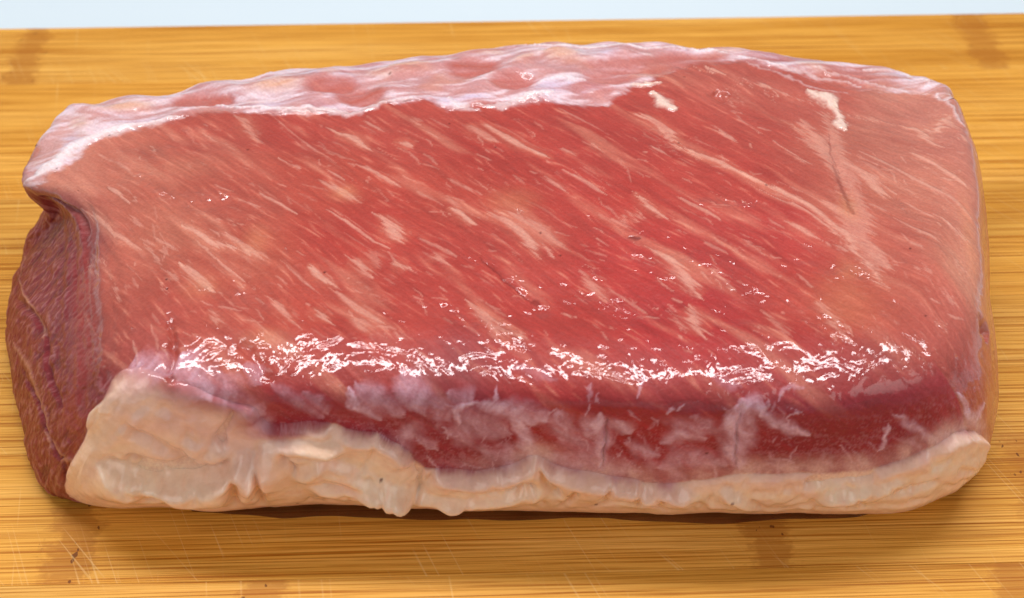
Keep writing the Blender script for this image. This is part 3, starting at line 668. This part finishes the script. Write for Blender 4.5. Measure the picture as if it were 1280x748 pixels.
# fold structure of the fat
fr_ = np.zeros(NV)
E = edge_relief
E(fr_, [(96,584),(98,572),(106,564),(116,562),(126,565),(142,573),(162,583),(188,590),(205,592),(232,590),(256,590),(280,580),(298,568),(306,556)], .0026, 3.5, 66)
crease(fr_, [(120,560),(145,568),(185,583),(230,584),(270,578),(292,562)], .0010, 4)
E(fr_, [(316,503),(322,520),(336,529),(352,531),(390,527),(424,529)], .0013, 2.5, 30)
E(fr_, [(308,596),(318,570),(330,552),(350,545),(388,541),(420,545),(440,552)], .0020, 3, 40)
E(fr_, [(424,528),(446,541),(474,539),(494,549),(512,561),(524,576)], .0015, 2.5, 34)
E(fr_, [(360,590),(380,575),(400,563),(425,570),(460,582),(500,600),(530,612)], .0019, 3, 34)
E(fr_, [(370,592),(400,592),(440,597),(480,592),(520,606),(560,612),(600,612)], .0016, 3, 34)
crease(fr_, [(360,640),(400,632),(440,630),(462,624),(500,632),(540,636),(600,634),(660,626)], .0009, 3)
E(fr_, [(530,582),(560,585),(592,589),(622,586),(652,577),(668,570),(690,582),(720,591)], .0018, 2.5, 40)
E(fr_, [(540,612),(580,612),(620,608),(650,600),(690,606)], .0014, 3, 36)
E(fr_, [(690,584),(716,591),(760,597),(796,600),(806,608),(836,606),(880,616)], .0018, 2.5, 46)
E(fr_, [(900,606),(925,612),(948,628),(985,634)], .0014, 2, 24); E(fr_, [(875,620),(905,622),(940,632),(975,640)], .0008, 3, 26)
E(fr_, [(1010,622),(1040,610),(1075,606),(1100,598),(1135,592)], .0012, 3, 26); E(fr_, [(960,632),(1000,628),(1045,632),(1090,626),(1130,622),(1165,618)], .0012, 3, 24)
E(fr_, [(1160,557),(1188,543),(1214,537),(1230,548)], .0008, 3, 34); E(fr_, [(1080,588),(1120,577),(1160,558)], .0006, 6, 30)
E(fr_, [(106,545),(113,520),(131,500),(139,478),(153,464),(178,457)], .0010, 3, 40)
E(fr_, [(112,560),(140,540),(165,515),(185,500)], .0006, 4, 30); E(fr_, [(230,500),(258,530),(280,560),(300,575)], .0006, 5, 34)
for pp, dp, wd in [([(180,572),(183,590),(186,612)],.0007,4),([(278,555),(282,530),(292,508)],.0012,3),([(292,575),(296,600),(290,630)],.0010,4),([(322,560),(326,590),(324,632)],.0010,4),([(130,628),(180,634),(240,620),(300,630)],.0009,5),
     ([(668,575),(690,600),(702,612)],.0009,2.5),([(672,585),(680,600),(694,614)],.0006,2),([(655,590),(668,606)],.0006,2),([(440,575),(470,590),(495,600)],.0007,3),([(420,600),(460,604),(500,612)],.0005,3),([(720,600),(712,615),(698,630)],.0006,3),([(600,640),(680,632),(760,640),(860,640)],.0007,3),
     ([(800,605),(830,615),(870,622)],.0005,3),([(1000,606),(1050,596),(1100,588)],.0006,4),([(150,520),(200,545),(240,575)],.0006,6),([(160,560),(210,575),(262,585)],.0008,6),([(200,500),(230,520),(250,550)],.0005,5),([(400,566),(430,578),(470,588)],.0006,3),([(345,560),(380,556),(420,560)],.0006,3),([(560,600),(600,602),(640,596)],.0006,3),([(740,612),(800,622),(860,630)],.0006,3),([(1090,612),(1130,606),(1170,592)],.0006,3)]: crease(fr_, pp, dp * 1.5, wd * 0.9)
for k in range(110):
    x = rng.uniform(105, 1200); top = np.interp(x, [105, 320, 450, 560, 800, 1000, 1100, 1200], [575, 545, 560, 592, 606, 600, 590, 560]); y = rng.uniform(top, 636 if x < 1120 else 615)
    a = math.radians(rng.normal(4, 24)); L = rng.gamma(2.5, 9) + 8; bd = rng.normal(0, 0.5)
    crease(fr_, [(x + L * t * math.cos(a + bd * t), y + L * t * math.sin(a + bd * t)) for t in (0, .35, .7, 1)], rng.uniform(.00030, .00075), rng.uniform(1.8, 3.2))
wr = aniso(-8, 70, 330, 121, 3); wr2 = aniso(60, 90, 420, 122, 2)
fr_ *= 1.75
fr_ += 0.00022 * wr + 0.00010 * wr2 + 0.00005 * fbm(u * 520, v * 520, 123, 3) + 0.0007 * noise2(u * 55, v * 75, 124) * sst(0.0, 0.006, fat_in)
fr_ += 0.0014 * sst(0.0, 0.010, fat_in) * (1 - 0.7 * shtop)
fr_ *= 1 - 0.6 * shtop
def blur(a, n, it):
    g = a.reshape(NX, NY)
    for _ in range(it):
        for ax in (0, 1):
            c = np.cumsum(np.pad(g, [(n + 1, n) if k == ax else (0, 0) for k in (0, 1)], mode='edge'), axis=ax)
            g = (np.take(c, range(2 * n + 1, c.shape[ax]), axis=ax) - np.take(c, range(0, c.shape[ax] - 2 * n - 1), axis=ax)) / (2 * n + 1)
    return g.ravel()
fat_in = blur(fat_in, 3, 2)
thick = -0.0007 + 0.0011 * sst(-0.0012, 0.0018, fat_in) + (fr_ + 0.0004) * sst(-0.0003, 0.0012, fat_in)
thick = blur(thick, 1, 2)
thick = np.where(r > 1.58, thick + (blur(thick, 16, 2) - thick) * sst(1.58, 1.70, r), thick)
jc = np.abs((jj.ravel() + NS / 2) % NS - NS / 2); kc = sst(0.40, 0.10, jc) * (r > 1.3)
thick = thick + (np.minimum(blur(thick, 10, 3), 0.0030) - thick) * kc
tk = sst(1.72, 1.87, r); thick = thick * (1 - tk) - 0.0006 * tk
Pl = P + N0 * disp[:, None]
Pl[:, 2] = np.maximum(Pl[:, 2], 0.0004)
Nl = grid_normals(Pl)
wet = np.clip(0.75 + 0.25 * gl - 0.08 * fm - 0.2 * sm - 0.45 * lf - 0.62 * sst(1.16, 1.26, r) * isF.ravel() * (1 - fm), 0.15, 1)
def wet_attr(): return wet

# ------------------------------------------------------------------ flesh material
m_meat, nt, b = new_mat('raw_pork')
ac = nd(nt, 'ShaderNodeAttribute', attribute_name='flesh_colour').outputs['Color']
aw = nd(nt, 'ShaderNodeAttribute', attribute_name='wet').outputs['Fac']
tc = nd(nt, 'ShaderNodeTexCoord').outputs['Object']
g1 = noise(nt, mapping(nt, tc, (1, 1, 1)), 1500, 3, 0.6)
g2 = noise(nt, mapping(nt, tc, (1, 1, 1), (0, 0, math.radians(46))), 1.0, 2)
fcol = noise(nt, mapping(nt, mapping(nt, tc, (1, 1, 1), (0, 0, math.radians(46))), (120, 2200, 900)), 1, 3, 0.65)
gr = mixc(nt, 1.0, ramp(nt, g1, [(0.3, (0.91, 0.85, 0.85)), (0.7, (1.07, 1.12, 1.12))]), ramp(nt, fcol, [(0.32, (0.94, 0.90, 0.90)), (0.5, (1, 1, 1)), (0.7, (1.03, 1.07, 1.07))]), 'MULTIPLY')
link(nt, mixc(nt, 1.0, ac, gr, 'MULTIPLY'), b.inputs['Base Color'])
b.inputs['Subsurface Weight'].default_value = 0.25
b.inputs['Subsurface Radius'].default_value = (1.0, 0.45, 0.30)
b.inputs['Subsurface Scale'].default_value = 0.0016
b.inputs['Roughness'].default_value = 0.5; b.inputs['Specular IOR Level'].default_value = 0.22
arp = nd(nt, 'ShaderNodeAttribute', attribute_name='ripple').outputs['Fac']
fib = noise(nt, mapping(nt, mapping(nt, tc, (1, 1, 1), (0, 0, math.radians(46))), (160, 1400, 500)), 1, 3, 0.55)
lump = noise(nt, tc, 420, 3, 0.6, 0.6)
fine = noise(nt, tc, 1800, 2, 0.5)
hgt = math_(nt, 'ADD', math_(nt, 'MULTIPLY', lump, 0.00042), math_(nt, 'ADD', math_(nt, 'MULTIPLY', fib, 0.00014), math_(nt, 'MULTIPLY', fine, 0.00006)))
bp = nd(nt, 'ShaderNodeBump', inp={'Strength': 0.8, 'Distance': 1.0}); link(nt, hgt, bp.inputs['Height'])
link(nt, bp.outputs[0], b.inputs['Normal'])
film = noise(nt, tc, 150, 2, 0.42, 1.3)                         # the wet film on top: smooth ripples, stronger where it has puckered
film2 = noise(nt, tc, 620, 1, 0.5, 0.8)
hc = math_(nt, 'ADD', math_(nt, 'MULTIPLY', math_(nt, 'SUBTRACT', film, 0.5), math_(nt, 'ADD', 0.00020, math_(nt, 'MULTIPLY', arp, 0.00115))), math_(nt, 'MULTIPLY', math_(nt, 'SUBTRACT', film2, 0.5), math_(nt, 'ADD', 0.00003, math_(nt, 'MULTIPLY', arp, 0.00012))))
cb = nd(nt, 'ShaderNodeBump', inp={'Strength': 1.0, 'Distance': 1.0}); link(nt, hc, cb.inputs['Height'])
link(nt, cb.outputs[0], b.inputs['Coat Normal'])
link(nt, aw, b.inputs['Coat Weight']); b.inputs['Coat IOR'].default_value = 1.54
link(nt, ramp(nt, aw, [(0.2, (0.22, 0.22, 0.22)), (0.8, (0.05, 0.05, 0.05))]), b.inputs['Coat Roughness'])

pork = bpy.data.objects.new('pork_loin', None); sc.collection.objects.link(pork)
base = np.array([0.0, float(M[:, 1].mean()), 0.0]); pork.location = base
pork['label'] = 'thick slab of raw pork loin with a creamy fat cap lying on the bamboo board'; pork['category'] = 'raw meat'

m_fat = m_meat.copy(); m_fat.name = 'pork_fat'; bf = m_fat.node_tree.nodes['Principled BSDF']
bf.inputs['Subsurface Weight'].default_value = 0.22; bf.inputs['Subsurface Radius'].default_value = (1.0, 0.62, 0.40)
bf.inputs['Subsurface Scale'].default_value = 0.0022
ntf = m_fat.node_tree; atf = nd(ntf, 'ShaderNodeAttribute', attribute_name='flesh_colour').outputs['Color']; tcf = nd(ntf, 'ShaderNodeTexCoord').outputs['Object']
gf = ramp(ntf, noise(ntf, tcf, 420, 4, 0.6), [(0.3, (0.93, 0.89, 0.85)), (0.7, (1.04, 1.05, 1.06))])
link(ntf, mixc(ntf, 1.0, atf, gf, 'MULTIPLY'), bf.inputs['Base Color'])
bpf = nd(ntf, 'ShaderNodeBump', inp={'Strength': 0.7, 'Distance': 1.0})
link(ntf, math_(ntf, 'MULTIPLY', noise(ntf, tcf, 330, 3, 0.55, 0.8), 0.00050), bpf.inputs['Height']); link(ntf, bpf.outputs[0], bf.inputs['Normal'])
def grid_mesh(name, V, keep, cap=False, mat=None):
    """mesh from the grid quads whose four corners are kept"""
    id_ = np.arange(NX * NY).reshape(NX, NY); k2 = keep.reshape(NX, NY)
    q = k2[:-1, :-1] & k2[1:, :-1] & k2[1:, 1:] & k2[:-1, 1:]
    F = np.stack([id_[:-1, :-1][q], id_[1:, :-1][q], id_[1:, 1:][q], id_[:-1, 1:][q]], 1)
    used, inv = np.unique(F.ravel(), return_inverse=True); F = inv.reshape(-1, 4)
    VV = (V[used] - base); n = len(used)
    loops = F.ravel().astype(np.int32); starts = np.arange(len(F), dtype=np.int32) * 4
    rim = None
    if cap:
        rim = np.concatenate([id_[:-1, 0], id_[-1, :-1], id_[:0:-1, -1], id_[0, :0:-1]])
        rim = np.searchsorted(used, rim)[::-1].astype(np.int32)
        starts = np.append(starts, len(loops)).astype(np.int32); loops = np.concatenate([loops, rim])
    me = bpy.data.meshes.new(name)
    me.vertices.add(n); me.vertices.foreach_set('co', VV.astype(np.float32).ravel())
    me.loops.add(len(loops)); me.loops.foreach_set('vertex_index', loops)
    me.polygons.add(len(starts)); me.polygons.foreach_set('loop_start', starts)
    me.update(calc_edges=True); me.validate()
    me.polygons.foreach_set('use_smooth', np.ones(len(me.polygons), bool))
    col = np.ones((n, 4), np.float32); col[:, :3] = C[used]
    a = me.attributes.new('flesh_colour', 'FLOAT_COLOR', 'POINT'); a.data.foreach_set('color', col.ravel())
    a = me.attributes.new('ripple', 'FLOAT', 'POINT'); a.data.foreach_set('value', gl[used].astype(np.float32))
    a = me.attributes.new('wet', 'FLOAT', 'POINT'); a.data.foreach_set('value', wet[used].astype(np.float32))
    me.materials.append(mat or m_meat); me.update()
    o = bpy.data.objects.new(name, me); sc.collection.objects.link(o); o.parent = pork
    return o
grid_mesh('lean_meat', Pl, np.ones(NV, bool), True)
Pf = Pl + N0 * thick[:, None]; Pf[:, 2] = np.maximum(Pf[:, 2], 0.0006)
o = grid_mesh('fat_cap', Pf, (fat_in > -0.0016) & (r < 1.93), mat=m_fat)
o['label'] = 'creamy folded fat cap along the front foot of the slab'
sth = -0.0004 + 0.0006 * sst(-0.0012, 0.0012, ssd + 0.0006 * fbm(u * 300, v * 300, 130, 2))
Ps = Pl + N0 * sth[:, None]
o = grid_mesh('silverskin', Ps, (ssd > -0.0014) & (r < 1.6))
o['label'] = 'whitish lilac membrane along the far rim'

# ------------------------------------------------------------------ meat juice wetting the board at the fat's foot, plus painted contact shade
m_j, nt, b = new_mat('juice_and_shade_film')
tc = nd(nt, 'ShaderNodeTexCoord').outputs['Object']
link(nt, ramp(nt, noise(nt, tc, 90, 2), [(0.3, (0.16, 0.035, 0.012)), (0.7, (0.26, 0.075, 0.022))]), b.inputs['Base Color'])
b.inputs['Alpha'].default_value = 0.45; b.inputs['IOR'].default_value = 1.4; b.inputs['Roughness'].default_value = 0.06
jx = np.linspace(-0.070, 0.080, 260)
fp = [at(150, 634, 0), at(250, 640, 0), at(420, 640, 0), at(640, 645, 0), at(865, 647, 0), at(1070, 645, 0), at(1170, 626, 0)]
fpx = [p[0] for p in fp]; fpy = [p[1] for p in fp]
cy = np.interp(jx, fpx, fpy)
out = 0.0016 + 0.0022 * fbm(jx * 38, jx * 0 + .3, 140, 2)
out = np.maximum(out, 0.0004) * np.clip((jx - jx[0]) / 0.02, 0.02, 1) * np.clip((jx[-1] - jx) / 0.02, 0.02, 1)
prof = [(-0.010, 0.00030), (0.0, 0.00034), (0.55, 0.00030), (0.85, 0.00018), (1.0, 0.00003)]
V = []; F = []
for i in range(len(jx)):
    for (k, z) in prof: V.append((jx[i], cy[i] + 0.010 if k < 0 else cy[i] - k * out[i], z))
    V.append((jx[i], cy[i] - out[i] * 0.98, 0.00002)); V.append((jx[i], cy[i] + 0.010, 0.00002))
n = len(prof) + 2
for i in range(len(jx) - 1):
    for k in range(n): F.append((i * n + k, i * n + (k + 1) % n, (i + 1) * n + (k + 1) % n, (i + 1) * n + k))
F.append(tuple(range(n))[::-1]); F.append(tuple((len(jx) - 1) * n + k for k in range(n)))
jo = mesh_obj('juice_and_foot_shade', V, F, m_j, None, True)
jo['label'] = 'thin film of reddish meat juice and painted contact shade on the board along the front foot of the pork'; jo['category'] = 'juice'
